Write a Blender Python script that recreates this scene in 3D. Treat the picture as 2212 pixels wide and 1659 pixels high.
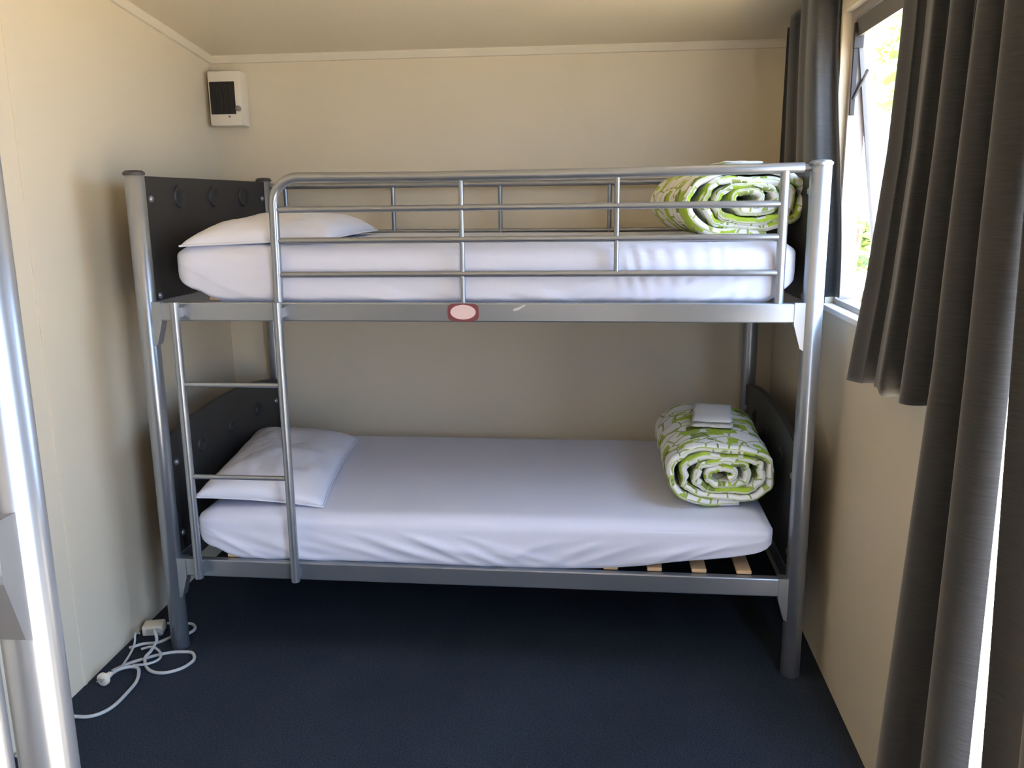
import bpy, bmesh, math, random
import numpy as np
from mathutils import Vector, Matrix, noise

random.seed(7)
for o in list(bpy.data.objects):
    bpy.data.objects.remove(o, do_unlink=True)
SC = bpy.context.scene
COL = SC.collection

# ------------------------------------------------------------------ camera
IMG_W = 2212.0
F_PX = 1855.26
cam_d = bpy.data.cameras.new('camera')
cam_d.sensor_fit = 'HORIZONTAL'
cam_d.sensor_width = 36.0
cam_d.lens = F_PX / IMG_W * 36.0
cam_d.clip_start = 0.02
cam_d.clip_end = 200
cam = bpy.data.objects.new('camera', cam_d)
COL.objects.link(cam)
yaw, pitch, roll = 0.10711, 0.21156, -0.01103
fw = Vector((-math.sin(yaw) * math.cos(pitch), math.cos(yaw) * math.cos(pitch), -math.sin(pitch)))
r0 = Vector((math.cos(yaw), math.sin(yaw), 0))
u0 = r0.cross(fw)
rt = r0 * math.cos(roll) + u0 * math.sin(roll)
up = rt.cross(fw)
M = Matrix((rt, up, -fw)).transposed().to_4x4()
M.translation = Vector((1.3845, -2.4813, 1.4434))
cam.matrix_world = M
SC.camera = cam

# ------------------------------------------------------------------ light
W_SKY = 3.6
world = bpy.data.worlds.new('sky')
SC.world = world
world.use_nodes = True
bg = world.node_tree.nodes['Background']
bg.inputs['Color'].default_value = (0.49, 0.67, 1.0, 1)
bg.inputs['Strength'].default_value = W_SKY

sun_d = bpy.data.lights.new('sun', 'SUN')
sun_d.energy = 11.5
sun_d.angle = math.radians(0.6)
sun_d.color = (1.0, 0.93, 0.82)
sun = bpy.data.objects.new('sun', sun_d)
COL.objects.link(sun)
el, az = math.radians(55), math.radians(-96)
sdir = Vector((math.cos(el) * math.cos(az), math.cos(el) * math.sin(az), math.sin(el)))
sun.rotation_euler = sdir.to_track_quat('Z', 'Y').to_euler()
sun.location = (8, -4, 12)


def portal(name, y0, y1, z0, z1, x):
    d = bpy.data.lights.new(name, 'AREA')
    d.shape = 'RECTANGLE'
    d.size = y1 - y0
    d.size_y = z1 - z0
    d.energy = 0.0
    d.cycles.is_portal = True
    o = bpy.data.objects.new(name, d)
    COL.objects.link(o)
    m = Matrix((Vector((0, 1, 0)), Vector((0, 0, 1)), Vector((1, 0, 0)))).transposed().to_4x4()
    m.translation = Vector((x, (y0 + y1) / 2, (z0 + z1) / 2))
    o.matrix_world = m
    return o


SC.view_settings.view_transform = 'Standard'
SC.view_settings.look = 'None'
SC.view_settings.exposure = 2.0
SC.view_settings.gamma = 1.0
SC.view_settings.use_curve_mapping = False

# ------------------------------------------------------------------ room sizes
XR = 2.07            # right wall, inner face
XO = 2.15            # right wall, outer face
YB = 1.06            # back wall
YF = -3.85           # wall behind the camera
WIN = (-0.62, 0.272, 1.112, 1.965)
DOOR = (-3.10, -0.69, 0.0, 2.02)


def xl(y):           # left wall line (very slightly out of square with the bed)
    return -0.178 - 0.0265 * (y + 0.45)


def zc(y):           # sloping ceiling
    return 2.022 + (YB - y) * 0.113


portal('window_portal', WIN[0], WIN[1], WIN[2], WIN[3], XO + 0.02)
portal('door_portal', DOOR[0], DOOR[1], DOOR[2], DOOR[3], XO + 0.02)


# ------------------------------------------------------------------ materials
def nt(name):
    m = bpy.data.materials.new(name)
    m.use_nodes = True
    t = m.node_tree
    return m, t, t.nodes['Principled BSDF']


def simple(name, col, rough=0.6, metal=0.0, var=0.0, vscale=8, bump=0.0, bscale=200, spec=None, sheen=0):
    m, t, b = nt(name)
    b.inputs['Base Color'].default_value = (*col, 1)
    b.inputs['Roughness'].default_value = rough
    b.inputs['Metallic'].default_value = metal
    if spec is not None:
        b.inputs['Specular IOR Level'].default_value = spec
    if sheen:
        b.inputs['Sheen Weight'].default_value = sheen
    tc = t.nodes.new('ShaderNodeTexCoord')
    if var:
        n = t.nodes.new('ShaderNodeTexNoise')
        n.inputs['Scale'].default_value = vscale
        n.inputs['Detail'].default_value = 5
        t.links.new(tc.outputs['Object'], n.inputs['Vector'])
        r = t.nodes.new('ShaderNodeMapRange')
        r.inputs['To Min'].default_value = 1 - var
        r.inputs['To Max'].default_value = 1 + var
        t.links.new(n.outputs['Fac'], r.inputs['Value'])
        mx = t.nodes.new('ShaderNodeVectorMath')
        mx.operation = 'SCALE'
        mx.inputs[0].default_value = col
        t.links.new(r.outputs['Result'], mx.inputs['Scale'])
        t.links.new(mx.outputs['Vector'], b.inputs['Base Color'])
    if bump:
        n2 = t.nodes.new('ShaderNodeTexNoise')
        n2.inputs['Scale'].default_value = bscale
        n2.inputs['Detail'].default_value = 3
        t.links.new(tc.outputs['Object'], n2.inputs['Vector'])
        bp = t.nodes.new('ShaderNodeBump')
        bp.inputs['Strength'].default_value = bump
        bp.inputs['Distance'].default_value = 0.002
        t.links.new(n2.outputs['Fac'], bp.inputs['Height'])
        t.links.new(bp.outputs['Normal'], b.inputs['Normal'])
    return m


MT = {}
MT['wall'] = simple('cream_wall_paint', (0.72, 0.635, 0.485), 0.55, var=0.03, vscale=3, bump=0.05, bscale=120)
MT['ceiling'] = simple('cream_ceiling_paint', (0.78, 0.69, 0.53), 0.6, var=0.03, vscale=3)
MT['trim'] = simple('cream_trim', (0.75, 0.68, 0.55), 0.5)
MT['silver'] = simple('silver_powder_coat', (0.34, 0.36, 0.39), 0.30, 0.75, var=0.03, vscale=30)
MT['charcoal'] = simple('charcoal_panel', (0.022, 0.022, 0.022), 0.5, var=0.1, vscale=40, bump=0.1, bscale=300)
MT['cap'] = simple('dark_cap_plastic', (0.07, 0.06, 0.055), 0.5)
MT['sheet'] = simple('white_sheet_cotton', (0.72, 0.74, 0.87), 0.85, bump=0.12, bscale=60)
MT['pillow'] = simple('white_pillowcase', (0.76, 0.76, 0.84), 0.85, bump=0.15, bscale=35)
MT['towel'] = simple('white_towel', (0.78, 0.77, 0.74), 0.95, bump=0.6, bscale=220)
MT['slat'] = simple('pine_slat', (0.62, 0.42, 0.24), 0.6, var=0.15, vscale=20)
MT['white'] = simple('white_plastic', (0.76, 0.70, 0.59), 0.4)
MT['cord'] = simple('white_cord_rubber', (0.46, 0.47, 0.47), 0.45)
MT['grille'] = simple('dark_grille', (0.02, 0.018, 0.015), 0.6)
MT['knob'] = simple('grey_knob', (0.25, 0.22, 0.2), 0.5)
MT['alu'] = simple('taupe_window_aluminium', (0.36, 0.31, 0.28), 0.4, 0.2)
MT['sash'] = simple('grey_sash_aluminium', (0.16, 0.155, 0.15), 0.45, 0.2)
MT['black'] = simple('black_steel', (0.03, 0.028, 0.027), 0.45, 0.3)
MT['sill'] = simple('white_sill_paint', (0.85, 0.84, 0.80), 0.4)
MT['sticker_red'] = simple('sticker_red', (0.20, 0.05, 0.06), 0.5)
MT['sticker_white'] = simple('sticker_white', (0.80, 0.60, 0.60), 0.5)
MT['scuff'] = simple('sticker_residue', (0.62, 0.62, 0.60), 0.7)
MT['ground'] = simple('pale_sunlit_paving', (0.74, 0.57, 0.36), 0.9, var=0.08, vscale=1.5)
MT['leaf'] = simple('leaf_green', (0.10, 0.16, 0.035), 0.6, var=0.3, vscale=3)
MT['leaf_pale'] = simple('pale_leaf_green', (0.34, 0.44, 0.12), 0.6, var=0.25, vscale=3)
MT['bark'] = simple('bark', (0.12, 0.09, 0.06), 0.9)
MT['ext'] = simple('exterior_cladding', (0.6, 0.57, 0.5), 0.7)


def carpet():
    m, t, b = nt('navy_carpet')
    tc = t.nodes.new('ShaderNodeTexCoord')
    n = t.nodes.new('ShaderNodeTexNoise')
    n.inputs['Scale'].default_value = 260
    n.inputs['Detail'].default_value = 4
    n2 = t.nodes.new('ShaderNodeTexNoise')
    n2.inputs['Scale'].default_value = 2.5
    for k in (n, n2):
        t.links.new(tc.outputs['Object'], k.inputs['Vector'])
    cr = t.nodes.new('ShaderNodeValToRGB')
    cr.color_ramp.elements[0].position = 0.3
    cr.color_ramp.elements[0].color = (0.011, 0.015, 0.023, 1)
    cr.color_ramp.elements[1].position = 0.75
    cr.color_ramp.elements[1].color = (0.050, 0.063, 0.088, 1)
    t.links.new(n.outputs['Fac'], cr.inputs['Fac'])
    r = t.nodes.new('ShaderNodeMapRange')
    r.inputs['To Min'].default_value = 0.75
    r.inputs['To Max'].default_value = 1.25
    t.links.new(n2.outputs['Fac'], r.inputs['Value'])
    mx = t.nodes.new('ShaderNodeVectorMath')
    mx.operation = 'SCALE'
    t.links.new(cr.outputs['Color'], mx.inputs[0])
    t.links.new(r.outputs['Result'], mx.inputs['Scale'])
    t.links.new(mx.outputs['Vector'], b.inputs['Base Color'])
    b.inputs['Roughness'].default_value = 0.95
    b.inputs['Specular IOR Level'].default_value = 0.1
    bp = t.nodes.new('ShaderNodeBump')
    bp.inputs['Strength'].default_value = 0.5
    bp.inputs['Distance'].default_value = 0.004
    t.links.new(n.outputs['Fac'], bp.inputs['Height'])
    t.links.new(bp.outputs['Normal'], b.inputs['Normal'])
    return m


def curtain_mat():
    m, t, b = nt('charcoal_curtain_weave')
    tc = t.nodes.new('ShaderNodeTexCoord')
    mp = t.nodes.new('ShaderNodeMapping')
    mp.inputs['Scale'].default_value = (30, 30, 420)
    n = t.nodes.new('ShaderNodeTexNoise')
    n.inputs['Scale'].default_value = 1.0
    n.inputs['Detail'].default_value = 3
    t.links.new(tc.outputs['Object'], mp.inputs['Vector'])
    t.links.new(mp.outputs['Vector'], n.inputs['Vector'])
    cr = t.nodes.new('ShaderNodeValToRGB')
    cr.color_ramp.elements[0].position = 0.3
    cr.color_ramp.elements[0].color = (0.020, 0.0212, 0.0222, 1)
    cr.color_ramp.elements[1].position = 0.75
    cr.color_ramp.elements[1].color = (0.037, 0.0385, 0.0400, 1)
    t.links.new(n.outputs['Fac'], cr.inputs['Fac'])
    t.links.new(cr.outputs['Color'], b.inputs['Base Color'])
    b.inputs['Roughness'].default_value = 0.8
    b.inputs['Sheen Weight'].default_value = 0.35
    b.inputs['Sheen Roughness'].default_value = 0.5
    bp = t.nodes.new('ShaderNodeBump')
    bp.inputs['Strength'].default_value = 0.15
    bp.inputs['Distance'].default_value = 0.002
    t.links.new(n.outputs['Fac'], bp.inputs['Height'])
    t.links.new(bp.outputs['Normal'], b.inputs['Normal'])
    return m


def duvet_mat():
    m, t, b = nt('lime_and_white_duvet_print')
    uv = t.nodes.new('ShaderNodeUVMap')
    uv.uv_map = 'UVMap'
    # wobble the print a little
    nz = t.nodes.new('ShaderNodeTexNoise')
    nz.inputs['Scale'].default_value = 9
    t.links.new(uv.outputs['UV'], nz.inputs['Vector'])
    sub = t.nodes.new('ShaderNodeVectorMath')
    sub.operation = 'MULTIPLY_ADD'
    sub.inputs[1].default_value = (0.03, 0.03, 0)
    t.links.new(nz.outputs['Color'], sub.inputs[0])
    t.links.new(uv.outputs['UV'], sub.inputs[2])
    v = t.nodes.new('ShaderNodeTexVoronoi')
    v.distance = 'CHEBYCHEV'
    v.inputs['Scale'].default_value = 23
    v.inputs['Randomness'].default_value = 0.75
    t.links.new(sub.outputs['Vector'], v.inputs['Vector'])
    sep = t.nodes.new('ShaderNodeSeparateColor')
    t.links.new(v.outputs['Color'], sep.inputs['Color'])
    cr = t.nodes.new('ShaderNodeValToRGB')
    cr.color_ramp.interpolation = 'CONSTANT'
    e = cr.color_ramp.elements
    e[0].position = 0.0
    e[0].color = (0.84, 0.84, 0.80, 1)
    e[1].position = 0.60
    e[1].color = (0.40, 0.55, 0.045, 1)
    e.new(0.83).color = (0.80, 0.80, 0.80, 1)
    e.new(0.93).color = (0.20, 0.25, 0.06, 1)
    t.links.new(sep.outputs['Red'], cr.inputs['Fac'])
    # thin olive outlines
    v2 = t.nodes.new('ShaderNodeTexVoronoi')
    v2.feature = 'DISTANCE_TO_EDGE'
    v2.inputs['Scale'].default_value = 14
    t.links.new(sub.outputs['Vector'], v2.inputs['Vector'])
    lt = t.nodes.new('ShaderNodeMath')
    lt.operation = 'LESS_THAN'
    lt.inputs[1].default_value = 0.035
    t.links.new(v2.outputs['Distance'], lt.inputs[0])
    mix = t.nodes.new('ShaderNodeMix')
    mix.data_type = 'RGBA'
    t.links.new(lt.outputs[0], mix.inputs['Factor'])
    t.links.new(cr.outputs['Color'], mix.inputs['A'])
    mix.inputs['B'].default_value = (0.36, 0.42, 0.12, 1)
    t.links.new(mix.outputs['Result'], b.inputs['Base Color'])
    b.inputs['Roughness'].default_value = 0.85
    return m


def glass_mat():
    m = bpy.data.materials.new('clear_glass')
    m.use_nodes = True
    t = m.node_tree
    t.nodes.clear()
    out = t.nodes.new('ShaderNodeOutputMaterial')
    tr = t.nodes.new('ShaderNodeBsdfTransparent')
    tr.inputs['Color'].default_value = (0.96, 0.97, 0.96, 1)
    gl = t.nodes.new('ShaderNodeBsdfGlossy')
    gl.inputs['Roughness'].default_value = 0.02
    fr = t.nodes.new('ShaderNodeFresnel')
    geo = t.nodes.new('ShaderNodeNewGeometry')
    io = t.nodes.new('ShaderNodeMapRange')      # same reflectance from both faces
    io.inputs['To Min'].default_value = 1.3
    io.inputs['To Max'].default_value = 1 / 1.3
    t.links.new(geo.outputs['Backfacing'], io.inputs['Value'])
    t.links.new(io.outputs['Result'], fr.inputs['IOR'])
    mx = t.nodes.new('ShaderNodeMixShader')
    t.links.new(fr.outputs[0], mx.inputs[0])
    t.links.new(tr.outputs[0], mx.inputs[1])
    t.links.new(gl.outputs[0], mx.inputs[2])
    t.links.new(mx.outputs[0], out.inputs[0])
    return m


MT['carpet'] = carpet()
MT['curtain'] = curtain_mat()
MT['duvet'] = duvet_mat()
MT['glass'] = glass_mat()


# ------------------------------------------------------------------ helpers
def tag(o, label=None, cat=None, group=None, kind=None):
    if label:
        o['label'] = label
    if cat:
        o['category'] = cat
    if group:
        o['group'] = group
    if kind:
        o['kind'] = kind
    return o


def empty(name, loc=(0, 0, 0), rz=0.0):
    o = bpy.data.objects.new(name, None)
    o.empty_display_size = 0.1
    COL.objects.link(o)
    o.location = loc
    o.rotation_euler = (0, 0, rz)
    return o


def link_mesh(name, me, parent=None):
    o = bpy.data.objects.new(name, me)
    COL.objects.link(o)
    if parent is not None:
        o.parent = parent
    return o


def build(name, verts, faces, mat, parent=None, smooth=False, angle=None):
    me = bpy.data.meshes.new(name)
    me.from_pydata([tuple(v) for v in verts], [], faces)
    bm = bmesh.new()
    bm.from_mesh(me)
    bmesh.ops.recalc_face_normals(bm, faces=bm.faces)
    bm.to_mesh(me)
    bm.free()
    if smooth:
        me.polygons.foreach_set('use_smooth', [True] * len(me.polygons))
        if angle:
            me.set_sharp_from_angle(angle=math.radians(angle))
    me.materials.append(MT[mat] if isinstance(mat, str) else mat)
    me.update()
    return link_mesh(name, me, parent)


class Geo:
    def __init__(self, f=None):
        self.v, self.f = [], []
        self.t = f or (lambda p: p)

    def add(self, vs, fs):
        n = len(self.v)
        self.v += [self.t(tuple(p)) for p in vs]
        self.f += [[i + n for i in q] for q in fs]
        return self

    def box(self, a, b, bev=0.0):
        (x0, y0, z0), (x1, y1, z1) = a, b
        if bev <= 0:
            vs = [(x0, y0, z0), (x1, y0, z0), (x1, y1, z0), (x0, y1, z0),
                  (x0, y0, z1), (x1, y0, z1), (x1, y1, z1), (x0, y1, z1)]
            return self.add(vs, [(0, 3, 2, 1), (4, 5, 6, 7), (0, 1, 5, 4), (1, 2, 6, 5), (2, 3, 7, 6), (3, 0, 4, 7)])
        bm = bmesh.new()
        bmesh.ops.create_cube(bm, size=1.0)
        for v in bm.verts:
            v.co = Vector(((x0 + x1) / 2 + v.co.x * (x1 - x0), (y0 + y1) / 2 + v.co.y * (y1 - y0),
                           (z0 + z1) / 2 + v.co.z * (z1 - z0)))
        bmesh.ops.bevel(bm, geom=bm.edges[:], offset=bev, segments=2, affect='EDGES', profile=0.5)
        bm.verts.index_update()
        self.add([v.co[:] for v in bm.verts], [[v.index for v in q.verts] for q in bm.faces])
        bm.free()
        return self

    def tube(self, pts, r, seg=12, flat=1.0):
        pts = [Vector(p) for p in pts]
        rings = []
        tan = []
        for i in range(len(pts)):
            a = pts[max(i - 1, 0)]
            b = pts[min(i + 1, len(pts) - 1)]
            tan.append((b - a).normalized())
        ref = Vector((0, 0, 1)) if abs(tan[0].z) < 0.9 else Vector((0, 1, 0))
        n = (ref - tan[0] * ref.dot(tan[0])).normalized()
        vs, fs = [], []
        for i, p in enumerate(pts):
            n = (n - tan[i] * n.dot(tan[i])).normalized()
            bi = tan[i].cross(n)
            rr = r[i] if isinstance(r, (list, tuple)) else r
            for k in range(seg):
                a = 2 * math.pi * k / seg
                vs.append(p + n * (math.cos(a) * rr * flat) + bi * (math.sin(a) * rr))
        for i in range(len(pts) - 1):
            for k in range(seg):
                k2 = (k + 1) % seg
                fs.append((i * seg + k, i * seg + k2, (i + 1) * seg + k2, (i + 1) * seg + k))
        fs.append(tuple(reversed(range(seg))))
        m = (len(pts) - 1) * seg
        fs.append(tuple(range(m, m + seg)))
        return self.add(vs, fs)

    def prism(self, poly, axis, a, b):
        """poly: 2-D points in the two other axes, extruded along axis from a to b"""
        def mk(p, t):
            q = list(p)
            q.insert(axis, t)
            return tuple(q)
        n = len(poly)
        vs = [mk(p, a) for p in poly] + [mk(p, b) for p in poly]
        fs = [tuple(range(n)), tuple(reversed(range(n, 2 * n)))]
        fs += [(i, (i + 1) % n, n + (i + 1) % n, n + i) for i in range(n)]
        return self.add(vs, fs)

    def lathe(self, prof, c, axis, seg=20, sign=1):
        """prof: list of (radius, height along axis)"""
        vs, fs = [], []
        oth = [i for i in range(3) if i != axis]
        for (r, h) in prof:
            for k in range(seg):
                a = 2 * math.pi * k / seg
                p = [0, 0, 0]
                p[axis] = c[axis] + h * sign
                p[oth[0]] = c[oth[0]] + r * math.cos(a)
                p[oth[1]] = c[oth[1]] + r * math.sin(a)
                vs.append(tuple(p))
        for i in range(len(prof) - 1):
            for k in range(seg):
                k2 = (k + 1) % seg
                fs.append((i * seg + k, i * seg + k2, (i + 1) * seg + k2, (i + 1) * seg + k))
        fs.append(tuple(reversed(range(seg))))
        m = (len(prof) - 1) * seg
        fs.append(tuple(range(m, m + seg)))
        return self.add(vs, fs)

    def build(self, name, mat, parent=None, smooth=False, angle=35):
        return build(name, self.v, self.f, mat, parent, smooth, angle if smooth else None)


def spline(pts, n=8):
    """Catmull-Rom through points"""
    P = [Vector(p) for p in pts]
    P = [P[0] * 2 - P[1]] + P + [P[-1] * 2 - P[-2]]
    out = []
    for i in range(1, len(P) - 2):
        for k in range(n):
            t = k / n
            a, b, c, d = P[i - 1], P[i], P[i + 1], P[i + 2]
            out.append(0.5 * ((2 * b) + (c - a) * t + (2 * a - 5 * b + 4 * c - d) * t * t + (3 * b - a - 3 * c + d) * t ** 3))
    out.append(P[-2])
    return out


def sstep(a, b, x):
    t = min(1, max(0, (x - a) / (b - a)))
    return t * t * (3 - 2 * t)


# ------------------------------------------------------------------ the room
def structure(o):
    o['kind'] = 'structure'
    return o


T = 0.08
# floor
structure(Geo().prism([(xl(YF), YF), (XO, YF), (XO, YB), (xl(YB), YB)], 2, -0.06, 0.0).build('floor', 'carpet'))
# left wall
g = Geo()
vs = []
for (y, off) in ((YF - T, 0), (YB + T, 0), (YB + T, -T), (YF - T, -T)):
    vs.append((xl(y) + off, y, -0.06))
for (y, off) in ((YF - T, 0), (YB + T, 0), (YB + T, -T), (YF - T, -T)):
    vs.append((xl(y) + off, y, zc(y)))
g.add(vs, [(0, 1, 2, 3), (4, 7, 6, 5), (0, 4, 5, 1), (1, 5, 6, 2), (2, 6, 7, 3), (3, 7, 4, 0)])
wall_left = structure(g.build('wall_left', 'wall'))
# back wall
wall_back = structure(Geo().box((xl(YB), YB, -0.06), (XO, YB + T, zc(YB))).build('wall_back', 'wall'))
structure(Geo().box((xl(YF), YF - T, -0.06), (XO, YF, zc(YF))).build('wall_front', 'wall'))
# right wall with the two openings
g = Geo()


def rw(y0, y1, z0, z1=None):
    za, zb = (zc(y0), zc(y1)) if z1 is None else (z1, z1)
    v = [(XR, y0, z0), (XR, y1, z0), (XO, y1, z0), (XO, y0, z0), (XR, y0, za), (XR, y1, zb), (XO, y1, zb), (XO, y0, za)]
    g.add(v, [(0, 1, 2, 3), (4, 7, 6, 5), (0, 4, 5, 1), (1, 5, 6, 2), (2, 6, 7, 3), (3, 7, 4, 0)])


rw(YF, DOOR[0], -0.06)
rw(DOOR[0], DOOR[1], DOOR[3])
rw(DOOR[1], WIN[0], -0.06)
rw(WIN[0], WIN[1], -0.06, WIN[2])
rw(WIN[0], WIN[1], WIN[3])
rw(WIN[1], YB + T, -0.06)
structure(g.build('wall_right', 'wall'))
# ceiling (mono-pitch, with an eave on the window side)
EV = 0.04
y0, y1 = YF - 0.3, YB + 0.12
x0, x1 = -0.45, XO + EV
vs = [(x0, y0, zc(y0)), (x1, y0, zc(y0)), (x1, y1, zc(y1)), (x0, y1, zc(y1))]
vs += [(x, y, z + 0.08) for x, y, z in vs]
structure(build('ceiling', vs, [(0, 1, 2, 3), (4, 7, 6, 5), (0, 4, 5, 1), (1, 5, 6, 2), (2, 6, 7, 3), (3, 7, 4, 0)], 'ceiling'))
# ceiling trims
g = Geo()
g.prism([(YB, zc(YB)), (YB, zc(YB) - 0.028), (YB - 0.010, zc(YB) - 0.026), (YB - 0.020, zc(YB) - 0.006), (YB - 0.02, zc(YB) + 0.003)], 0, xl(YB), XR)
structure(g.build('trim_1', 'trim'))
g = Geo()
a, b = YF, YB
prof = [(0, 0.002), (0.0, -0.028), (0.010, -0.026), (0.020, -0.006), (0.02, 0.002)]
vs = [(xl(a) + px, a, zc(a) + pz) for px, pz in prof] + [(xl(b) + px, b, zc(b) + pz) for px, pz in prof]
n = len(prof)
g.add(vs, [tuple(range(n)), tuple(range(n, 2 * n))] + [(i, (i + 1) % n, n + (i + 1) % n, n + i) for i in range(n)])
structure(g.build('trim_2', 'trim'))
# panel joint strips on the left wall
for k, yj in enumerate((-0.245, -1.445, -2.645)):
    g = Geo()
    w = 0.006
    x = xl(yj)
    g.box((x - 0.002, yj - w, 0.0), (x + 0.0025, yj + w, zc(yj) - 0.03))
    g.build('joint_strip', 'wall', wall_left)
g = Geo()
g.box((1.30, YB - 0.0025, 0.0), (1.316, YB + 0.002, zc(YB) - 0.028))
g.build('joint_strip', 'wall', wall_back)

# window
wa, wb, wz0, wz1 = WIN
FX0, FX1 = 2.095, 2.145
fw_ = 0.022
g = Geo()
g.box((FX0, wb - fw_, wz0), (FX1, wb, wz1))
g.box((FX0, wa, wz0), (FX1, wa + fw_, wz1))
g.box((FX0, wa + fw_, wz1 - fw_), (FX1, wb - fw_, wz1))
g.box((FX0, wa + fw_, wz0), (FX1, wb - fw_, wz0 + 0.022))
window = structure(g.build('window_1', 'alu'))
g = Geo()
g.box((XR - 0.012, wa - 0.01, wz0 - 0.012), (FX0 + 0.004, wb, wz0 + 0.006), 0.003)
g.build('window_sill', 'sill', window)
# top-hung sash, swung out
sash_e = bpy.data.meshes.new('sash')
sw, sh = (wb - fw_) - (wa + fw_), wz1 - fw_ - wz0 - 0.02
hinge = Vector((2.106, wa + fw_, wz1 - fw_))
ang = math.radians(7.7)


def sx(p):            # local: x out, y along, z down from the hinge
    x, y, z = p
    return (hinge.x + x * math.cos(ang) + z * math.sin(ang), hinge.y + y, hinge.z - z * math.cos(ang) + x * math.sin(ang))


st = 0.013
g = Geo(sx)
g.box((-0.006, 0.003, 0.003), (0.006, st, sh))
g.box((-0.006, sw - st, 0.003), (0.006, sw - 0.003, sh))
g.box((-0.006, st, 0.003), (0.006, sw - st, 0.05))
g.box((-0.006, st, sh - st), (0.006, sw - st, sh))
sash = g.build('sash', 'sash', window)
g = Geo(sx)
g.box((-0.002, st - 0.004, 0.046), (0.002, sw - st + 0.004, sh - st + 0.004))
g.build('pane', 'glass', sash)
# friction stay on the far jamb
g = Geo()
ys = wb - fw_ - 0.006
g.box((2.098, ys - 0.004, 1.675), (2.110, ys + 0.006, 1.925))
g.build('stay_track', 'black', window)
g = Geo()
g.tube([(2.104, ys - 0.004, 1.72), (2.140, ys - 0.006, 1.80)], 0.005, 8)
g.build('stay_arm', 'black', window, True)
g = Geo()
g.box((2.094, ys - 0.012, 1.86), (2.122, ys, 1.93), 0.002)
g.build('stay_block', 'black', window)

# sliding door opening beside the camera
da, db, dz0, dz1 = DOOR
g = Geo()
g.box((2.085, db - 0.04, dz0), (2.145, db, dz1))
g.box((2.085, da, dz0), (2.145, da + 0.04, dz1))
g.box((2.085, da + 0.04, dz1 - 0.04), (2.145, db - 0.04, dz1))
g.box((2.085, da + 0.04, dz0), (2.145, db - 0.04, dz0 + 0.02))
structure(g.build('door_1', 'alu'))

# outside ground
structure(Geo().prism([(XO, -16), (30, -16), (30, 44), (XO, 44)], 2, -0.5, -0.42).build('ground_outside', 'ground'))
structure(Geo().prism([(-14, YB + T), (XO, YB + T), (XO, 44), (-14, 44)], 2, -0.5, -0.42).build('ground_behind', 'ground'))


# ------------------------------------------------------------------ bunk beds
BL = 1.97            # post centre to post centre
HP = 1.53
PR = 0.0285


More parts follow.
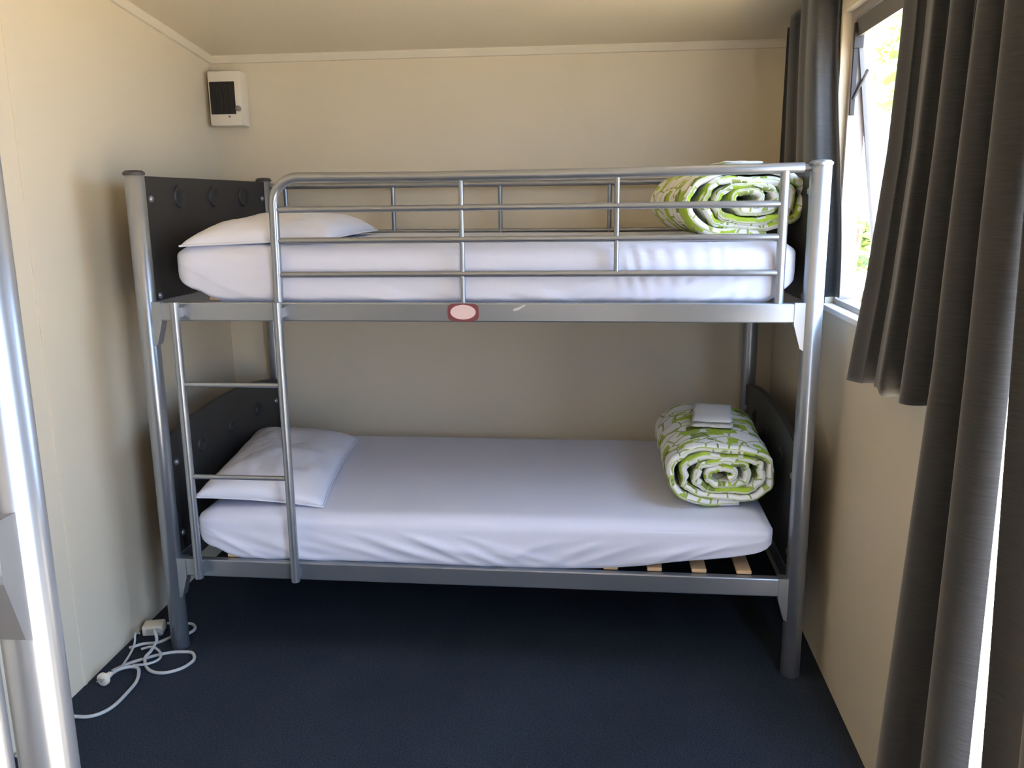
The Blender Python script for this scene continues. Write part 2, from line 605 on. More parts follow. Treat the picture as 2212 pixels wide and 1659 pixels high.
def make_bunk(name, loc, rz, W, mirror, lad_x):
    root = empty(name, loc, rz)

    def tr(p):
        return (BL - p[0], p[1], p[2]) if mirror else p
    G = lambda: Geo(tr)
    # posts
    me = None
    for x in (0, BL):
        for y in (0, W):
            g = G()
            g.lathe([(PR - 0.003, 0.0), (PR, 0.003), (PR, HP - 0.004), (PR - 0.004, HP)], (x, y, 0), 2, 24)
            p = g.build('post', 'silver', root, True, 50)
            g = G()
            g.lathe([(PR + 0.002, HP - 0.004), (PR + 0.003, HP + 0.003), (PR - 0.004, HP + 0.009), (0.004, HP + 0.011)], (x, y, 0), 2, 24)
            g.build('post_cap', 'cap' if x == 0 else 'silver', p, True, 50)
    for lvl, (z0, z1) in enumerate(((0.262, 0.320), (1.094, 1.150))):
        # side rails
        for y in (0, W):
            g = G()
            g.box((PR * 0.8, y - 0.014, z0), (BL - PR * 0.8, y + 0.014, z1), 0.004)
            rail = g.build('side_rail', 'silver', root)
            if y == 0:
                front_rail = rail
            for x, s in ((0, 1), (BL, -1)):
                g = G()
                q = [(x + s * (PR - 0.006), z1 + 0.002), (x + s * 0.052, z1 + 0.002), (x + s * 0.052, z0 - 0.004),
                     (x + s * (PR + 0.004), z0 - 0.072), (x + s * (PR - 0.006), z0 - 0.078)]
                g.prism(q, 1, y - 0.017, y + 0.017)
                g.build('rail_bracket', 'silver', root)
        # end rails
        for x in (0, BL):
            g = G()
            g.box((x - 0.013, PR * 0.8, z0), (x + 0.013, W - PR * 0.8, z1), 0.004)
            g.build('end_rail', 'silver', root)
        # end panels
        for x, s in ((0, 1), (BL, -1)):
            g = G()
            ya, yb = PR - 0.002, W - PR + 0.002
            if lvl:
                top = [(yb, HP - 0.006), (ya, HP - 0.006)]
                zb = z0 + 0.01
            else:
                top = []
                for k in range(25):
                    y = yb + (ya - yb) * k / 24
                    u = (y - W / 2) / (W / 2)
                    top.append((y, 0.752 - 0.050 * abs(u) ** 2.2))
                zb = z0 + 0.01
            g.prism([(ya, zb), (yb, zb)] + top, 0, x - 0.011, x + 0.011)
            pan = g.build('end_panel', 'charcoal', root)
            zd = 1.464 if lvl else 0.630
            for k in range(3):
                yy = W * (0.247 + 0.253 * k)
                g = G()
                R_ = 0.032 if lvl else 0.022
                g.lathe([(R_ + 0.006, -0.002), (R_ + 0.005, 0.003), (R_ + 0.001, 0.007), (R_ * 0.9, 0.0062), (R_ * 0.72, 0.003), (R_ * 0.5, 0.0012), (R_ * 0.15, 0.001)],
                        (x + s * 0.011, yy, zd), 0, 24, s)
                g.build('panel_dimple', 'charcoal', pan, True, 60)
            for yy in (0.062, W - 0.062):
                for zz in ((1.457, 1.163) if lvl else (0.622, 0.38)):
                    g = G()
                    g.lathe([(0.011, -0.002), (0.011, 0.004), (0.007, 0.008), (0.002, 0.009)], (x + s * 0.011, yy, zz), 0, 14, s)
                    g.build('panel_bolt', 'silver', pan, True, 50)
        # slats
        g = G()
        sz = z1 + 0.001
        ys0 = 0.036 if lvl else 0.010
        g.box((-0.0225, ys0, 0), (0.0225, W - ys0, 0.012), 0.003)
        n = 0
        for k in range(13):
            xs = 1.820 - 0.1345 * k
            if mirror:
                xs = BL - xs
            if n == 0:
                if mirror:
                    g.v = [(p[0] - BL, p[1], p[2]) for p in g.v]
                first = g.build('slat', 'slat', root)
                first.location = (xs, 0, sz)
            else:
                o = first.copy()
                COL.objects.link(o)
                o.parent = root
                o.location = (xs, 0, sz)
            n += 1
    # front guard
    g = G()
    pts = [(0.417, 0, 1.146), (0.419, 0, 1.28), (0.421, 0, 1.435)]
    for k in range(1, 9):
        a = math.pi / 2 * k / 8
        pts.append((0.421 + 0.078 * (1 - math.cos(a)), 0, 1.435 + 0.078 * math.sin(a)))
    pts += [(0.9, 0, 1.510), (1.4, 0, 1.513), (1.925, 0, 1.520)]
    g.tube(pts, 0.0145, 14)
    gf = g.build('guard_frame', 'silver', root, True, 50)
    g = G()
    g.tube([(1.921, 0, 1.520), (1.945, 0, 1.520)], 0.010, 12)
    g.build('guard_plug', 'cap', gf, True, 50)
    for z in (1.421, 1.331, 1.232):
        g = G()
        g.tube([(0.42, 0, z), (1.876, 0, z + 0.003)], 0.0095, 10)
        g.build('guard_bar', 'silver', gf, True, 50)
    for x, zz0, r in ((0.977, 1.148, 0.0072), (1.42, 1.232, 0.0072), (1.876, 1.148, 0.0135)):
        g = G()
        g.tube([(x, 0, zz0), (x, 0, 1.512)], r, 12)
        g.build('guard_upright', 'silver', gf, True, 50)
    # back guard
    g = G()
    g.tube([(PR, W, 1.506), (BL - PR, W, 1.506)], 0.0125, 12)
    gb = g.build('back_guard_rail', 'silver', root, True, 50)
    g = G()
    g.tube([(PR, W, 1.322), (BL - PR, W, 1.322)], 0.0085, 10)
    g.build('back_guard_bar', 'silver', gb, True, 50)
    for x in (0.09, 0.537, 0.972, 1.405, 1.86):
        g = G()
        g.tube([(x, W, 1.148), (x, W, 1.506)], 0.0085, 10)
        g.build('back_guard_upright', 'silver', gb, True, 50)
    # ladder
    yl = -0.048
    for x in (lad_x, lad_x + 0.318):
        g = G()
        g.tube([(x, yl, 0.272), (x, yl, 1.155)], 0.0135, 14)
        s_ = g.build('ladder_stile', 'silver', root, True, 50)
        for z in (1.122, 0.292):
            g = G()
            g.box((x - 0.008, yl + 0.006, z - 0.014), (x + 0.008, -0.008, z + 0.014))
            g.build('ladder_clip', 'silver', s_)
    for z in (0.905, 0.612):
        g = G()
        g.tube([(lad_x, yl, z), (lad_x + 0.318, yl, z)], 0.0078, 10)
        g.build('ladder_rung', 'silver', root, True, 50)
    # sticker and residue on the upper front rail
    if not mirror:
        g = G()
        q = []
        for k in range(32):
            a = 2 * math.pi * k / 32
            cx, cz = math.cos(a), math.sin(a)
            q.append((0.978 + 0.046 * math.copysign(abs(cx) ** 0.45, cx), 1.1225 + 0.0265 * math.copysign(abs(cz) ** 0.45, cz)))
        g.prism(q, 1, -0.0152, -0.0138)
        sk = g.build('sticker', 'sticker_red', front_rail)
        tag(sk, 'oval white sticker with a dark red border')
        g = G()
        g.prism([(0.978 + 0.0375 * math.cos(2 * math.pi * k / 32), 1.1235 + 0.0215 * math.sin(2 * math.pi * k / 32)) for k in range(32)], 1, -0.0158, -0.0148)
        g.build('sticker_oval', 'sticker_white', root)
        g = G()
        g.prism([(1.125, 1.127), (1.14, 1.129), (1.152, 1.137), (1.163, 1.144), (1.158, 1.146), (1.146, 1.140), (1.137, 1.137), (1.126, 1.133)], 1, -0.0146, -0.0138)
        g.build('sticker_residue', 'scuff', root)
    return root


bunk = make_bunk('bunk_bed', (0, 0, 0), 0, 0.993, False, 0.112)
tag(bunk, 'silver tubular bunk bed with ladder and charcoal end panels against the back wall', 'bunk bed', 'silver bunk beds')
RZ2 = math.pi / 2 + 0.0265
# second bunk along the left wall: only its far corner post shows
post2 = Vector((0.802, -1.726, 0))
off = Matrix.Rotation(RZ2, 4, 'Z') @ Vector((BL, 0, 0))
bunk2 = make_bunk('bunk_bed', post2 - off, RZ2, 0.90, True, 0.133)
tag(bunk2, 'silver bunk bed nearest the camera, only its round corner post showing at the left edge', 'bunk bed', 'silver bunk beds')


# ------------------------------------------------------------------ mattresses
def make_mattress(name, x0, x1, y0, y1, z0, z1, seed, liftl, lenl, liftr, lenr, ripple=False, ymin=-1.0):
    rng = random.Random(seed)
    nx, ny, nz = 260, 40, 40
    L_, W_, H_ = x1 - x0, y1 - y0, z1 - z0
    idx, vs, fs = {}, [], []

    def vid(i, j, k):
        key = (i, j, k)
        if key not in idx:
            idx[key] = len(vs)
            vs.append((i / nx, j / ny, k / nz))
        return idx[key]
    for i in range(nx):
        for j in range(ny):
            for k in (0, nz):
                fs.append((vid(i, j, k), vid(i + 1, j, k), vid(i + 1, j + 1, k), vid(i, j + 1, k)))
    for i in range(nx):
        for k in range(nz):
            for j in (0, ny):
                fs.append((vid(i, j, k), vid(i + 1, j, k), vid(i + 1, j, k + 1), vid(i, j, k + 1)))
    for j in range(ny):
        for k in range(nz):
            for i in (0, nx):
                fs.append((vid(i, j, k), vid(i, j + 1, k), vid(i, j + 1, k + 1), vid(i, j, k + 1)))
    R_ = 0.045
    out = []
    wr = []
    for k in range(34):
        wr.append((rng.uniform(0.05, 0.95) * L_, rng.uniform(0.10, 0.42), rng.uniform(0.003, 0.007), rng.uniform(0.008, 0.015), rng.uniform(-1, 1)))
    for (u, v, w) in vs:
        # denser sampling near the edges
        p = Vector((u * L_, v * W_, w * H_))
        e = 0.10
        q = Vector((min(max(p.x, R_ * 1.3), L_ - R_ * 1.3), min(max(p.y, R_), W_ - R_), min(max(p.z, 0.018), H_ - R_)))
        d = p - q
        if d.length > 1e-9:
            Rz = 0.018 if d.z < 0 else R_
            m = max(abs(d.x) / (R_ * 1.3), abs(d.y) / R_, abs(d.z) / Rz)
            dn = Vector((d.x / (R_ * 1.3), d.y / R_, d.z / Rz))
            dn = dn.normalized() * m
            p = q + Vector((dn.x * R_ * 1.3, dn.y * R_, dn.z * Rz))
        # the bottom corners pull up towards the ends
        ta = max(0.0, 1 - p.x / lenl)
        tb = max(0.0, 1 - (L_ - p.x) / lenr)
        la = 1 - math.sqrt(max(0.0, 1 - min(1, ta) ** 2))
        lb = 1 - math.sqrt(max(0.0, 1 - min(1, tb) ** 2))
        p.z += (liftl * la + liftr * lb) * (1 - w) ** 1.2
        la, lb = min(1, la * 6), min(1, lb * 6)
        # the sheet hangs a little over the rail along the front
        if v < 0.04 and w < 0.5:
            p.z -= 0.021 * (1 - la) * (1 - lb) * (1 - w / 0.5)
        # soft top
        if w > 0.8:
            p.z += 0.004 * noise.noise((p.x * 3 + seed, p.y * 3, 0))
        # wrinkles of the stretched sheet on the sides
        if v < 0.06 or v > 0.94:
            s = -1 if v < 0.5 else 1
            dsp = 0.004 * math.sin(math.pi * w)
            dsp += 0.0035 * noise.noise((p.x * 2.2 + seed, w * 2.0, 3.3))
            lw = (1 - sstep(0.05, 0.75, w))
            for (cx, sl, amp, wid, ph) in wr:
                # tension folds running diagonally down to the lower edge
                zz = w * H_
                dx = p.x - cx
                dirn = 1 if cx < L_ * 0.62 else -1
                line = zz - (0.06 + 0.02 * ph) + dirn * dx * sl
                fall = math.exp(-(dx / 0.17) ** 2)
                dsp += amp * 1.1 * lw * fall * math.exp(-(line / wid) ** 2)
            if ripple:
                rm = sstep(1.20, 1.45, p.x) * (1 - sstep(1.72, 1.80, p.x))
                dsp += 0.0022 * rm * math.sin(p.x * 150 + 6 * noise.noise((p.x * 4, w * 1.5, 7)) + w * 2.5) * (0.5 + noise.noise((p.x * 9, w * 3, 2)))
            p.y += s * dsp
            if s < 0:
                p.y = max(p.y, ymin - y0)
        out.append((x0 + p.x, y0 + p.y, z0 + p.z))
    o = build(name, out, fs, 'sheet', None, True)
    return o


mu = make_mattress('mattress', 0.082, 1.930, 0.024, 0.962, 1.1632, 1.318, 11, 0.062, 0.17, 0.055, 0.10, True, 0.0165)
tag(mu, 'mattress in a white fitted sheet on the upper bunk', 'mattress', 'white sheeted mattresses')
ml = make_mattress('mattress', 0.085, 1.905, 0.004, 0.962, 0.3332, 0.478, 29, 0.060, 0.16, 0.085, 0.66)
tag(ml, 'mattress in a white fitted sheet on the lower bunk', 'mattress', 'white sheeted mattresses')


# ------------------------------------------------------------------ pillows
def make_pillow(name, c, rz, lx, ly, h, seed, tilt=0.0, tilty=0.0):
    n, m = 44, 60
    top, fs = [], []
    vs = []

    def hh(u, v):
        a = max(0, 1 - abs(u) ** 2.8)
        b = max(0, 1 - abs(v) ** 3.4)
        return a ** 0.48 * b ** 0.40
    for side in (1, -1):
        for i in range(n + 1):
            for j in range(m + 1):
                u, v = 2 * i / n - 1, 2 * j / m - 1
                # cushion outline: sides curve in between the corners
                x = lx / 2 * u * (1 - 0.07 * (1 - v * v))
                y = ly / 2 * v * (1 - 0.05 * (1 - u * u))
                z = hh(u, v) * h * (0.88 if side > 0 else 0.12)
                wob = 0.010 * noise.noise((u * 2.3 + seed, v * 3.1, 0)) + 0.004 * noise.noise((u * 7 + seed, v * 9, 5))
                z = side * z + (wob if side > 0 else 0) * hh(u, v)
                vs.append((x, y, z))
    k0 = (n + 1) * (m + 1)
    for s in range(2):
        for i in range(n):
            for j in range(m):
                a = s * k0 + i * (m + 1) + j
                fs.append((a, a + 1, a + m + 2, a + m + 1))
    o = build(name, vs, fs, 'pillow', None, True)
    bm = bmesh.new()
    bm.from_mesh(o.data)
    bmesh.ops.remove_doubles(bm, verts=bm.verts, dist=0.0005)
    bmesh.ops.recalc_face_normals(bm, faces=bm.faces)
    bm.to_mesh(o.data)
    bm.free()
    o.location = c
    o.rotation_euler = (tilty, tilt, rz)
    # stitched edge seam
    g = Geo()
    pts = []
    for s in range(4):
        for k in range(24):
            t = 2 * k / 24 - 1
            u, v = ((t, -1), (1, t), (-t, 1), (-1, -t))[s]
            pts.append((lx / 2 * u * (1 - 0.07 * (1 - v * v)), ly / 2 * v * (1 - 0.05 * (1 - u * u)), 0))
    pts.append(pts[0])
    g.tube(pts, 0.003, 6)
    g.build('seam', 'pillow', o, True)
    return o


pu = make_pillow('pillow', (0.318, 0.398, 1.326), math.radians(4), 0.46, 0.74, 0.092, 3, math.radians(-2.2), 0)
tag(pu, 'plump white pillow on the upper bunk', 'pillow', 'white pillows')
pl = make_pillow('pillow', (0.238, 0.428, 0.503), math.radians(8), 0.41, 0.80, 0.085, 9, math.radians(6), math.radians(0))
tag(pl, 'white pillow on the lower bunk leaning against its dark end panel', 'pillow', 'white pillows')


# ------------------------------------------------------------------ rolled duvets
def make_roll(name, c, rz, a, b, length, seed, turns=2.7, back_grow=0.0):
    NS, th = 320, 0.025
    prof = []
    hl = length / 2
    nq = 16
    # closed profile in (normal, axial): a thick padded sheet with rounded ends
    for k in range(nq + 1):
        prof.append((0.5, -hl + 0.016 + (length - 0.032) * k / nq))
    for k in range(1, 6):
        t = math.pi * k / 6
        prof.append((0.5 * math.cos(t), hl - 0.016 + 0.016 * math.sin(t)))
    for k in range(nq + 1):
        prof.append((-0.5, hl - 0.016 - (length - 0.032) * k / nq))
    for k in range(1, 6):
        t = math.pi * k / 6
        prof.append((-0.5 * math.cos(t), -hl + 0.016 - 0.016 * math.sin(t)))
    npf = len(prof)
    vs, fs, uvs = [], [], []
    arc = 0
    prev = None
    for i in range(NS + 1):
        t = i / NS
        ang_ = 2 * math.pi * turns * t + math.radians(-60)
        rad = 0.10 + 0.90 * t ** 0.9
        # squarish oval, wrinkled
        ca, sa = math.cos(ang_), math.sin(ang_)
        pw = 0.82
        ex = math.copysign(abs(ca) ** pw, ca)
        ez = math.copysign(abs(sa) ** pw, sa)
        wob = 1 + 0.075 * noise.noise((ca * 1.4 + seed, sa * 1.4, t * 3))
        wob += 0.16 * noise.noise((ca * 2.6 + seed, sa * 2.6, t * 2.5)) * (1 - t ** 3)
        wob += 0.05 * noise.noise((ca * 6 + seed, sa * 6, t * 7)) * (1 - t * 0.7)
        x = (a - th / 2) * rad * ex * wob
        z = (b - th / 2) * (0.18 + 0.82 * rad) * rad ** 0.25 * ez * wob
        if prev:
            arc += math.hypot(x - prev[0], z - prev[1])
        prev = (x, z)
        nn = Vector((ex / a, 0, ez / b)).normalized()
        for (pn, py) in prof:
            yy = py / hl
            thick = th * (1 + 0.25 * noise.noise((arc * 9, py * 7, seed)))
            d = pn * thick + 0.006 * noise.noise((arc * 6 + seed, py * 8, 1.5)) + 0.0035 * noise.noise((arc * 26 + seed, py * 17, 4.5))
            # layers end unevenly, puckered
            yoff = 0.026 * noise.noise((arc * 5, seed, 2.0)) * (1 if abs(yy) > 0.8 else 0.3)
            g_ = 1 + back_grow * (yy + 1) / 2
            vs.append(((x + nn.x * d) * g_, py + yoff, (z + nn.z * d) * g_ + b * (g_ - 1)))
            uvs.append((arc + seed * 3.7, py + (0.5 if pn < 0 else 0)))
    for i in range(NS):
        for k in range(npf):
            k2 = (k + 1) % npf
            fs.append((i * npf + k, i * npf + k2, (i + 1) * npf + k2, (i + 1) * npf + k))
    fs.append(tuple(range(npf)))
    fs.append(tuple(NS * npf + k for k in reversed(range(npf))))
    o = build(name, vs, fs, 'duvet', None, True)
    uvl = o.data.uv_layers.new(name='UVMap')
    for lp in o.data.loops:
        uvl.data[lp.index].uv = uvs[lp.vertex_index]
    zmin = min(v.co.z for v in o.data.vertices)
    o.location = (c[0], c[1], c[2] - zmin + 0.004)
    o.rotation_euler = (0, 0, rz)
    return o


ru = make_roll('rolled_duvet', (1.775, 0.385, 1.316), math.radians(8), 0.200, 0.112, 0.50, 2, 3.95, 0.0)
tag(ru, 'rolled lime green and white patterned duvet on the upper bunk behind the guard rail', 'duvet', 'rolled patterned duvets')
rl = make_roll('rolled_duvet', (1.772, 0.415, 0.476), math.radians(0), 0.190, 0.106, 0.54, 5, 3.95, 0.05)
tag(rl, 'rolled lime green and white patterned duvet on the lower bunk with spiral end showing', 'duvet', 'rolled patterned duvets')


# ------------------------------------------------------------------ folded towels
def make_towel(name, c, rz, lx, ly, layers, th):
    root = empty(name, c, rz)
    for k in range(layers):
        g = Geo()
        n, m = 14, 18
        vs, fs = [], []
        sx_, sy_ = lx * (1 - 0.03 * (k % 2)), ly * (1 - 0.03 * k)
        prof = []
        for i in range(n + 1):
            u = 2 * i / n - 1
            for j in range(m + 1):
                v = 2 * j / m - 1
                e = max(abs(u), abs(v))
                ed = (1 - e ** 8)
                vs.append((sx_ / 2 * u, sy_ / 2 * v, k * th + th * 0.5 + th * 0.48 * ed + 0.002 * noise.noise((u * 2 + k, v * 2, 0))))
        for i in range(n + 1):
            u = 2 * i / n - 1
            for j in range(m + 1):
                v = 2 * j / m - 1
                e = max(abs(u), abs(v))
                vs.append((sx_ / 2 * u, sy_ / 2 * v, k * th + th * 0.5 - th * 0.48 * (1 - e ** 8)))
        k0 = (n + 1) * (m + 1)
        for s in range(2):
            for i in range(n):
                for j in range(m):
                    a = s * k0 + i * (m + 1) + j
                    fs.append((a, a + 1, a + m + 2, a + m + 1))
        g.add(vs, fs)
        o = g.build('towel_fold', 'towel', root, True)
        bm = bmesh.new()
        bm.from_mesh(o.data)
        bmesh.ops.remove_doubles(bm, verts=bm.verts, dist=0.0004)
        bmesh.ops.recalc_face_normals(bm, faces=bm.faces)
        bm.to_mesh(o.data)
        bm.free()
    return root


zr = rl.location.z + max(v.co.z for v in rl.data.vertices if abs(v.co.y) < 0.1 and abs(v.co.x) < 0.05)
tl = make_towel('folded_towel', (1.765, 0.46, zr - 0.004), math.radians(-7), 0.135, 0.26, 2, 0.017)
tag(tl, 'small folded white towel on top of the lower bunk\'s rolled duvet', 'towel', 'folded white towels')
zr = ru.location.z + max(v.co.z for v in ru.data.vertices if abs(v.co.y) < 0.1 and abs(v.co.x) < 0.05)
tu = make_towel('folded_towel', (1.80, 0.42, zr - 0.010), math.radians(5), 0.135, 0.24, 2, 0.013)
tag(tu, 'folded white towel barely showing over the top rail on the upper duvet', 'towel', 'folded white towels')


# ------------------------------------------------------------------ curtains
def make_curtain(name, z0, z1, yf, yn, x0f, foldf, n=150, m=60, hem=None):
    """yf(z): far edge, yn(z): near edge; foldf(u,z) offset in x; hem(u): extra bottom offset"""
    vs, fs = [], []
    for j in range(m + 1):
        t = j / m
        for i in range(n + 1):
            u = i / n
            zb = z0 + (hem(u) if hem else 0)
            zt = z1(u) if callable(z1) else z1
            z = zb + (zt - zb) * t
            y = yf(z) + (yn(z) - yf(z)) * u
            x, dy = foldf(u, z)
            vs.append((x0f(u, z) + x, y + dy, z))
    for j in range(m):
        for i in range(n):
            a = j * (n + 1) + i
            fs.append((a, a + 1, a + n + 2, a + n + 1))
    o = build(name, vs, fs, 'curtain', None, True)
    md = o.modifiers.new('thickness', 'SOLIDIFY')
    md.thickness = 0.0025
    md.offset = 0
    return o


# far short curtain, behind the right end of the bunk
def far_fold(u, z):
    # gathered folds over the wall, then one broad panel turned towards the room
    k = 2 * math.pi * (u * 4.0 + 0.06 * math.sin(z * 3.0))
    fl = 0.012 * math.sin(k) * (1 - sstep(0.45, 0.60, u))
    base = 0.008 - 0.034 * sstep(0.25, 0.62, u) + 0.070 * sstep(0.64, 0.97, u)
    dy = -0.165 * sstep(0.1, 0.64, u) * (1 - sstep(0.66, 1.0, u))
    return base + fl, 0.010 * math.sin(2 * k) * (1 - u) + dy


far = make_curtain('window_curtain', 1.135, lambda u: zc(0.87 - 0.7 * u) - 0.012,
                   lambda z: 0.868, lambda z: 0.290 - 0.200 * sstep(1.95, 1.18, z),
                   lambda u, z: 2.020, far_fold, hem=lambda u: 0.020 * u)
tag(far, 'short charcoal curtain hanging beside the window behind the bunk\'s right end', 'curtain', 'charcoal curtains')


# near short curtain
def near_fold(u, z):
    k = 2 * math.pi * (u * 3.2 + 0.05 * math.sin(z * 2.3))
    spread = 0.55 + 0.45 * sstep(2.1, 1.0, z)
    return -0.020 * spread * (math.sin(k) + 0.35 * math.sin(2.3 * k)), 0.010 * math.sin(2 * k)


near = make_curtain('window_curtain', 1.038, lambda u: zc(-0.6 - 0.55 * u) - 0.012,
                    lambda z: float(np.interp(z, [1.0, 1.27, 1.53, 1.73, 2.2], [-0.452, -0.548, -0.612, -0.628, -0.632])), lambda z: -1.03,
                    lambda u, z: 1.968 - 0.01 * u, near_fold,
                    hem=lambda u: -0.012 + 0.075 * u - 0.012 * sstep(0.40, 0.44, u))
tag(near, 'short charcoal curtain ending above the floor on the near side of the window', 'curtain', 'charcoal curtains')


# two long curtains by the glass door, with a narrow gap between them
def gap_y(z):
    return -1.372 + 0.012 * min(z, 1.4)


def long_fold(u, z):
    k = 2 * math.pi * (u * 2.0 + 0.02 * math.sin(z * 2.0 + 1))
    ret = 1 - sstep(0.0, 0.12, u)          # hidden return to the wall, added to block door light past the edge
    return 0.026 * (math.sin(k) + 0.3 * math.sin(2.2 * k)) + 0.135 * ret, 0.010 * math.sin(2 * k) + 0.14 * ret


longc = make_curtain('door_curtain', 0.012, lambda u: zc(-1.1 - 0.3 * u) - 0.012,
                     lambda z: -0.880 - 0.225 * min(z, 1.2) / 1.2 - 0.10 * sstep(1.1, 2.2, z), lambda z: gap_y(z) + 0.004,
                     lambda u, z: 1.895, long_fold, n=140, m=70)
tag(longc, 'floor-length charcoal curtain hanging between the window and a bright gap', 'curtain', 'charcoal curtains')


def long_fold2(u, z):
    k = 2 * math.pi * (u * 1.6 + 0.03 * math.sin(z * 2.0))
    return 0.024 * math.sin(k), 0.010 * math.sin(2 * k)


longd = make_curtain('door_curtain', 0.012, lambda u: zc(-1.4 - 0.35 * u) - 0.012,
                     lambda z: gap_y(z) - 0.052 * (1 - sstep(0.40, 1.55, z)) - 0.003, lambda z: -1.80,
                     lambda u, z: 1.890, long_fold2, n=120, m=70)
tag(longd, 'floor-length charcoal curtain at the extreme right edge beside a bright gap', 'curtain', 'charcoal curtains')

# ------------------------------------------------------------------ heater
heat = empty('wall_heater', (-0.120, YB, 1.745))
tag(heat, 'small white wall fan heater with dark grille in the corner near the ceiling', 'heater')
g = Geo()
hw, hd, hh_ = 0.077, 0.085, 0.212
g.box((-hw, -hd, 0), (0.058, 0, hh_), 0.008)
body = g.build('housing', 'white', heat, True, 30)
gx0, gx1, gz0, gz1 = -0.069, 0.034, 0.045, 0.170
g = Geo()
g.box((gx0, -hd - 0.002, gz0), (gx1, -hd + 0.004, gz1), 0.001)
gr = g.build('grille', 'grille', heat)
for k in range(11):
    x = gx0 + 0.006 + (gx1 - gx0 - 0.012) * k / 10
    g = Geo()
    g.box((x - 0.0016, -hd - 0.005, gz0 + 0.004), (x + 0.0016, -hd - 0.001, gz1 - 0.004))
    g.build('grille_bar', 'grille', gr)
g = Geo()
g.lathe([(0.011, 0), (0.011, 0.010), (0.008, 0.013), (0.002, 0.014)], (0.046, -hd, 0.066), 1, 18, -1)
g.build('knob', 'knob', heat, True, 40)
g = Geo()
g.lathe([(0.004, 0), (0.004, 0.004), (0.001, 0.005)], (0.006, -hd, 0.036), 1, 10, -1)
g.build('indicator', 'knob', heat, True, 40)

# ------------------------------------------------------------------ extension cord by the left wall
cord = empty('extension_cord', (-0.06, -0.15, 0))
tag(cord, 'tangled white extension cord on the carpet beside the bunk\'s left leg', 'cord')
OFF = Vector((0.06, 0.15, 0))


def cpath(pts, name, r=0.0052, closed=False):
    P = []
    for p in pts:
        z = p[2] if len(p) > 2 else r + 0.0005
        P.append(Vector((p[0], p[1], z)) + OFF)
    g_ = Geo()
    g_.tube(spline(P, 7), r, 8)
    return g_.build(name, 'cord', cord, True)


cpath([(-0.16, -0.60), (-0.150, -0.47), (-0.127, -0.418), (-0.105, -0.416), (-0.071, -0.413), (-0.042, -0.391), (-0.027, -0.35), (-0.026, -0.284), (-0.032, -0.22),
       (-0.055, -0.168, 0.013), (-0.083, -0.161, 0.016), (-0.108, -0.186, 0.02), (-0.119, -0.222, 0.02)], 'cord_lead')
cpath([(-0.140, -0.175), (-0.128, -0.151), (-0.106, -0.121), (-0.08, -0.097), (-0.043, -0.067), (-0.006, -0.048), (0.025, -0.042), (0.060, -0.045), (0.083, -0.075), (0.086, -0.105),
       (0.07, -0.143), (0.032, -0.17), (-0.01, -0.167), (-0.046, -0.139), (-0.068, -0.103, 0.015), (-0.068, -0.069, 0.018), (-0.072, -0.02, 0.03), (-0.085, 0.0, 0.055), (-0.080, 0.03, 0.03), (-0.10, 0.05, 0.012)], 'cord_lead')
cpath([(-0.108, -0.176, 0.02), (-0.129, -0.089, 0.014), (-0.145, -0.03, 0.02), (-0.150, -0.01, 0.045), (-0.160, 0.03, 0.025)], 'cord_lead', 0.0035)
cpath([(-0.155, -0.045, 0.012), (-0.12, -0.022, 0.016), (-0.085, 0.01), (-0.055, 0.052), (-0.014, 0.075), (-0.006, 0.113), (-0.04, 0.145), (-0.12, 0.14)], 'cord_lead')
cpath([(-0.11, -0.05, 0.014), (-0.073, -0.045, 0.02), (-0.03, -0.075, 0.016), (-0.02, -0.11, 0.014), (-0.045, -0.135, 0.012), (-0.09, -0.14, 0.008)], 'cord_lead', 0.0042)
# plug
g = Geo()
P0 = Vector((-0.125, -0.252, 0.021)) + OFF
P1 = Vector((-0.119, -0.212, 0.021)) + OFF
d = (P1 - P0)
g.tube([P0, P0 + d * 0.05, P0 + d * 0.28, P0 + d * 0.34, P0 + d * 0.9, P1], [0.018, 0.0205, 0.0205, 0.012, 0.009, 0.006], 16)
pg = g.build('plug', 'white', cord, True, 40)
for s in (-1, 1):
    g = Geo()
    q = P0 + Vector((0.006 * s, 0, 0.004))
    g.box((q.x - 0.003, q.y - 0.017, q.z - 0.0008), (q.x + 0.003, q.y + 0.002, q.z + 0.0008))
    g.build('pin', 'silver', pg)
# adaptor block against the wall
ad = empty('power_adaptor', (-0.138, 0.085, 0), math.radians(14))
tag(ad, 'small white power adaptor block on the carpet against the left wall', 'power adaptor')
g = Geo()
g.box((-0.034, -0.027, 0.0), (0.034, 0.027, 0.036), 0.006)
g.build('case', 'white', ad, True, 30)
g = Geo()
g.box((-0.020, -0.0285, 0.010), (0.020, -0.0265, 0.026))
g.build('face', 'cord', ad)


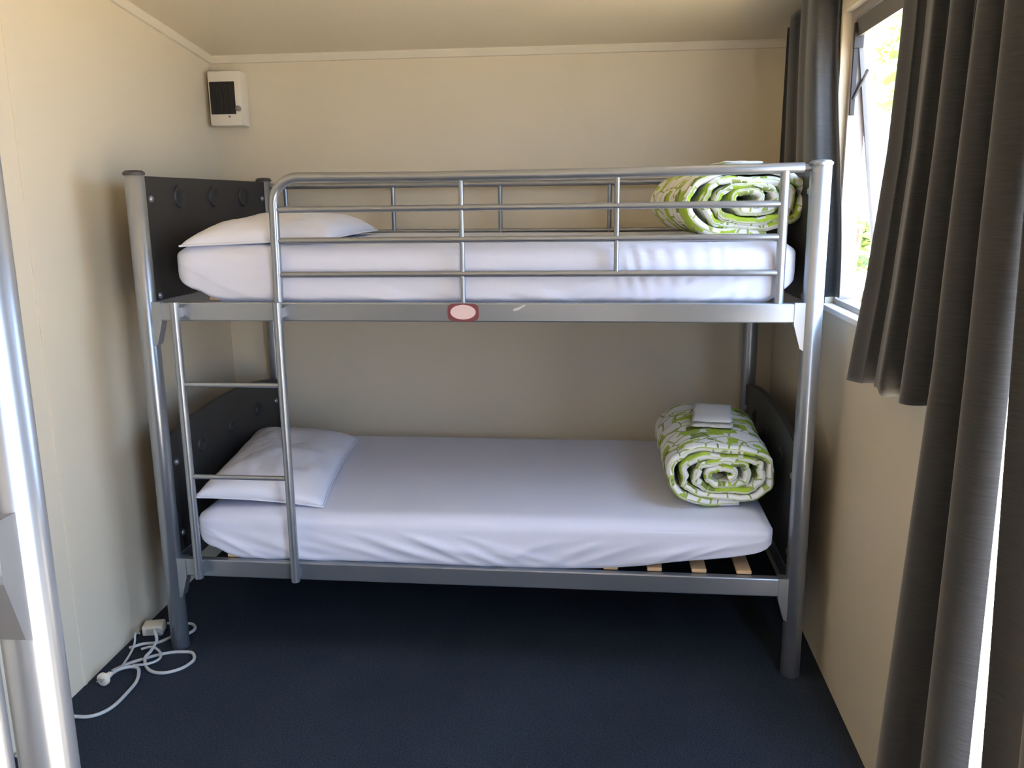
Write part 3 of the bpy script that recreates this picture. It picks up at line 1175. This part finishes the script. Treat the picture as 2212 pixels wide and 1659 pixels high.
# ------------------------------------------------------------------ plants outside
def foliage(name, loc, rx, ry, rz_, n, size, mat, stem_h, seed, label, cat, group=None, bot=0.0):
    rng = random.Random(seed)
    root = empty(name, loc)
    vs, fs = [], []
    for k in range(n):
        while True:
            p = Vector((rng.uniform(-1, 1), rng.uniform(-1, 1), rng.uniform(-1, 1)))
            if p.length < 1 and noise.noise(p * 2.4 + Vector((seed, 0, 0))) > -0.12:
                break
        c = Vector((p.x * rx, p.y * ry, stem_h + p.z * rz_))
        a = Vector((rng.gauss(0, 1), rng.gauss(0, 1), rng.gauss(0, 0.6))).normalized()
        b_ = a.cross(Vector((rng.gauss(0, 1), rng.gauss(0, 1), rng.gauss(0, 1)))).normalized()
        s = size * rng.uniform(0.6, 1.3)
        i = len(vs)
        nn = a.cross(b_) * s * 0.12
        vs += [c - a * s, c + b_ * s * 0.42 + nn, c + a * s, c - b_ * s * 0.42 + nn]
        fs += [(i, i + 1, i + 2), (i, i + 2, i + 3)]
    me = bpy.data.meshes.new('foliage')
    me.from_pydata([tuple(v) for v in vs], [], fs)
    me.materials.append(MT[mat])
    f = link_mesh('foliage', me, root)
    f['kind'] = 'stuff'
    for k in range(5):
        g_ = Geo()
        a = 2 * math.pi * k / 5 + seed
        g_.tube(spline([(0.03 * math.cos(a), 0.03 * math.sin(a), bot), (0.25 * rx * math.cos(a), 0.25 * ry * math.sin(a), stem_h * 0.5),
                        (0.55 * rx * math.cos(a), 0.55 * ry * math.sin(a), stem_h + 0.2 * rz_)], 5), 0.012 + 0.01 * stem_h, 6)
        g_.build('stem', 'bark', root, True)
    tag(root, label, cat, group)
    return root


foliage('shrub', (3.50, 5.6, -0.42), 0.34, 0.5, 0.15, 130, 0.085, 'leaf', 1.55, 4, 'dark leafy shrub far outside the window', 'shrub')
foliage('shrub', (3.80, 6.6, -0.42), 0.75, 0.5, 0.09, 120, 0.075, 'leaf', 1.18, 8, 'low dark plant below the leafy shrub outside the window', 'shrub')
foliage('tree', (4.3, 5.2, -0.42), 0.75, 0.8, 0.9, 900, 0.10, 'leaf_pale', 3.1, 6, 'pale green tree at the top of the window view', 'tree')
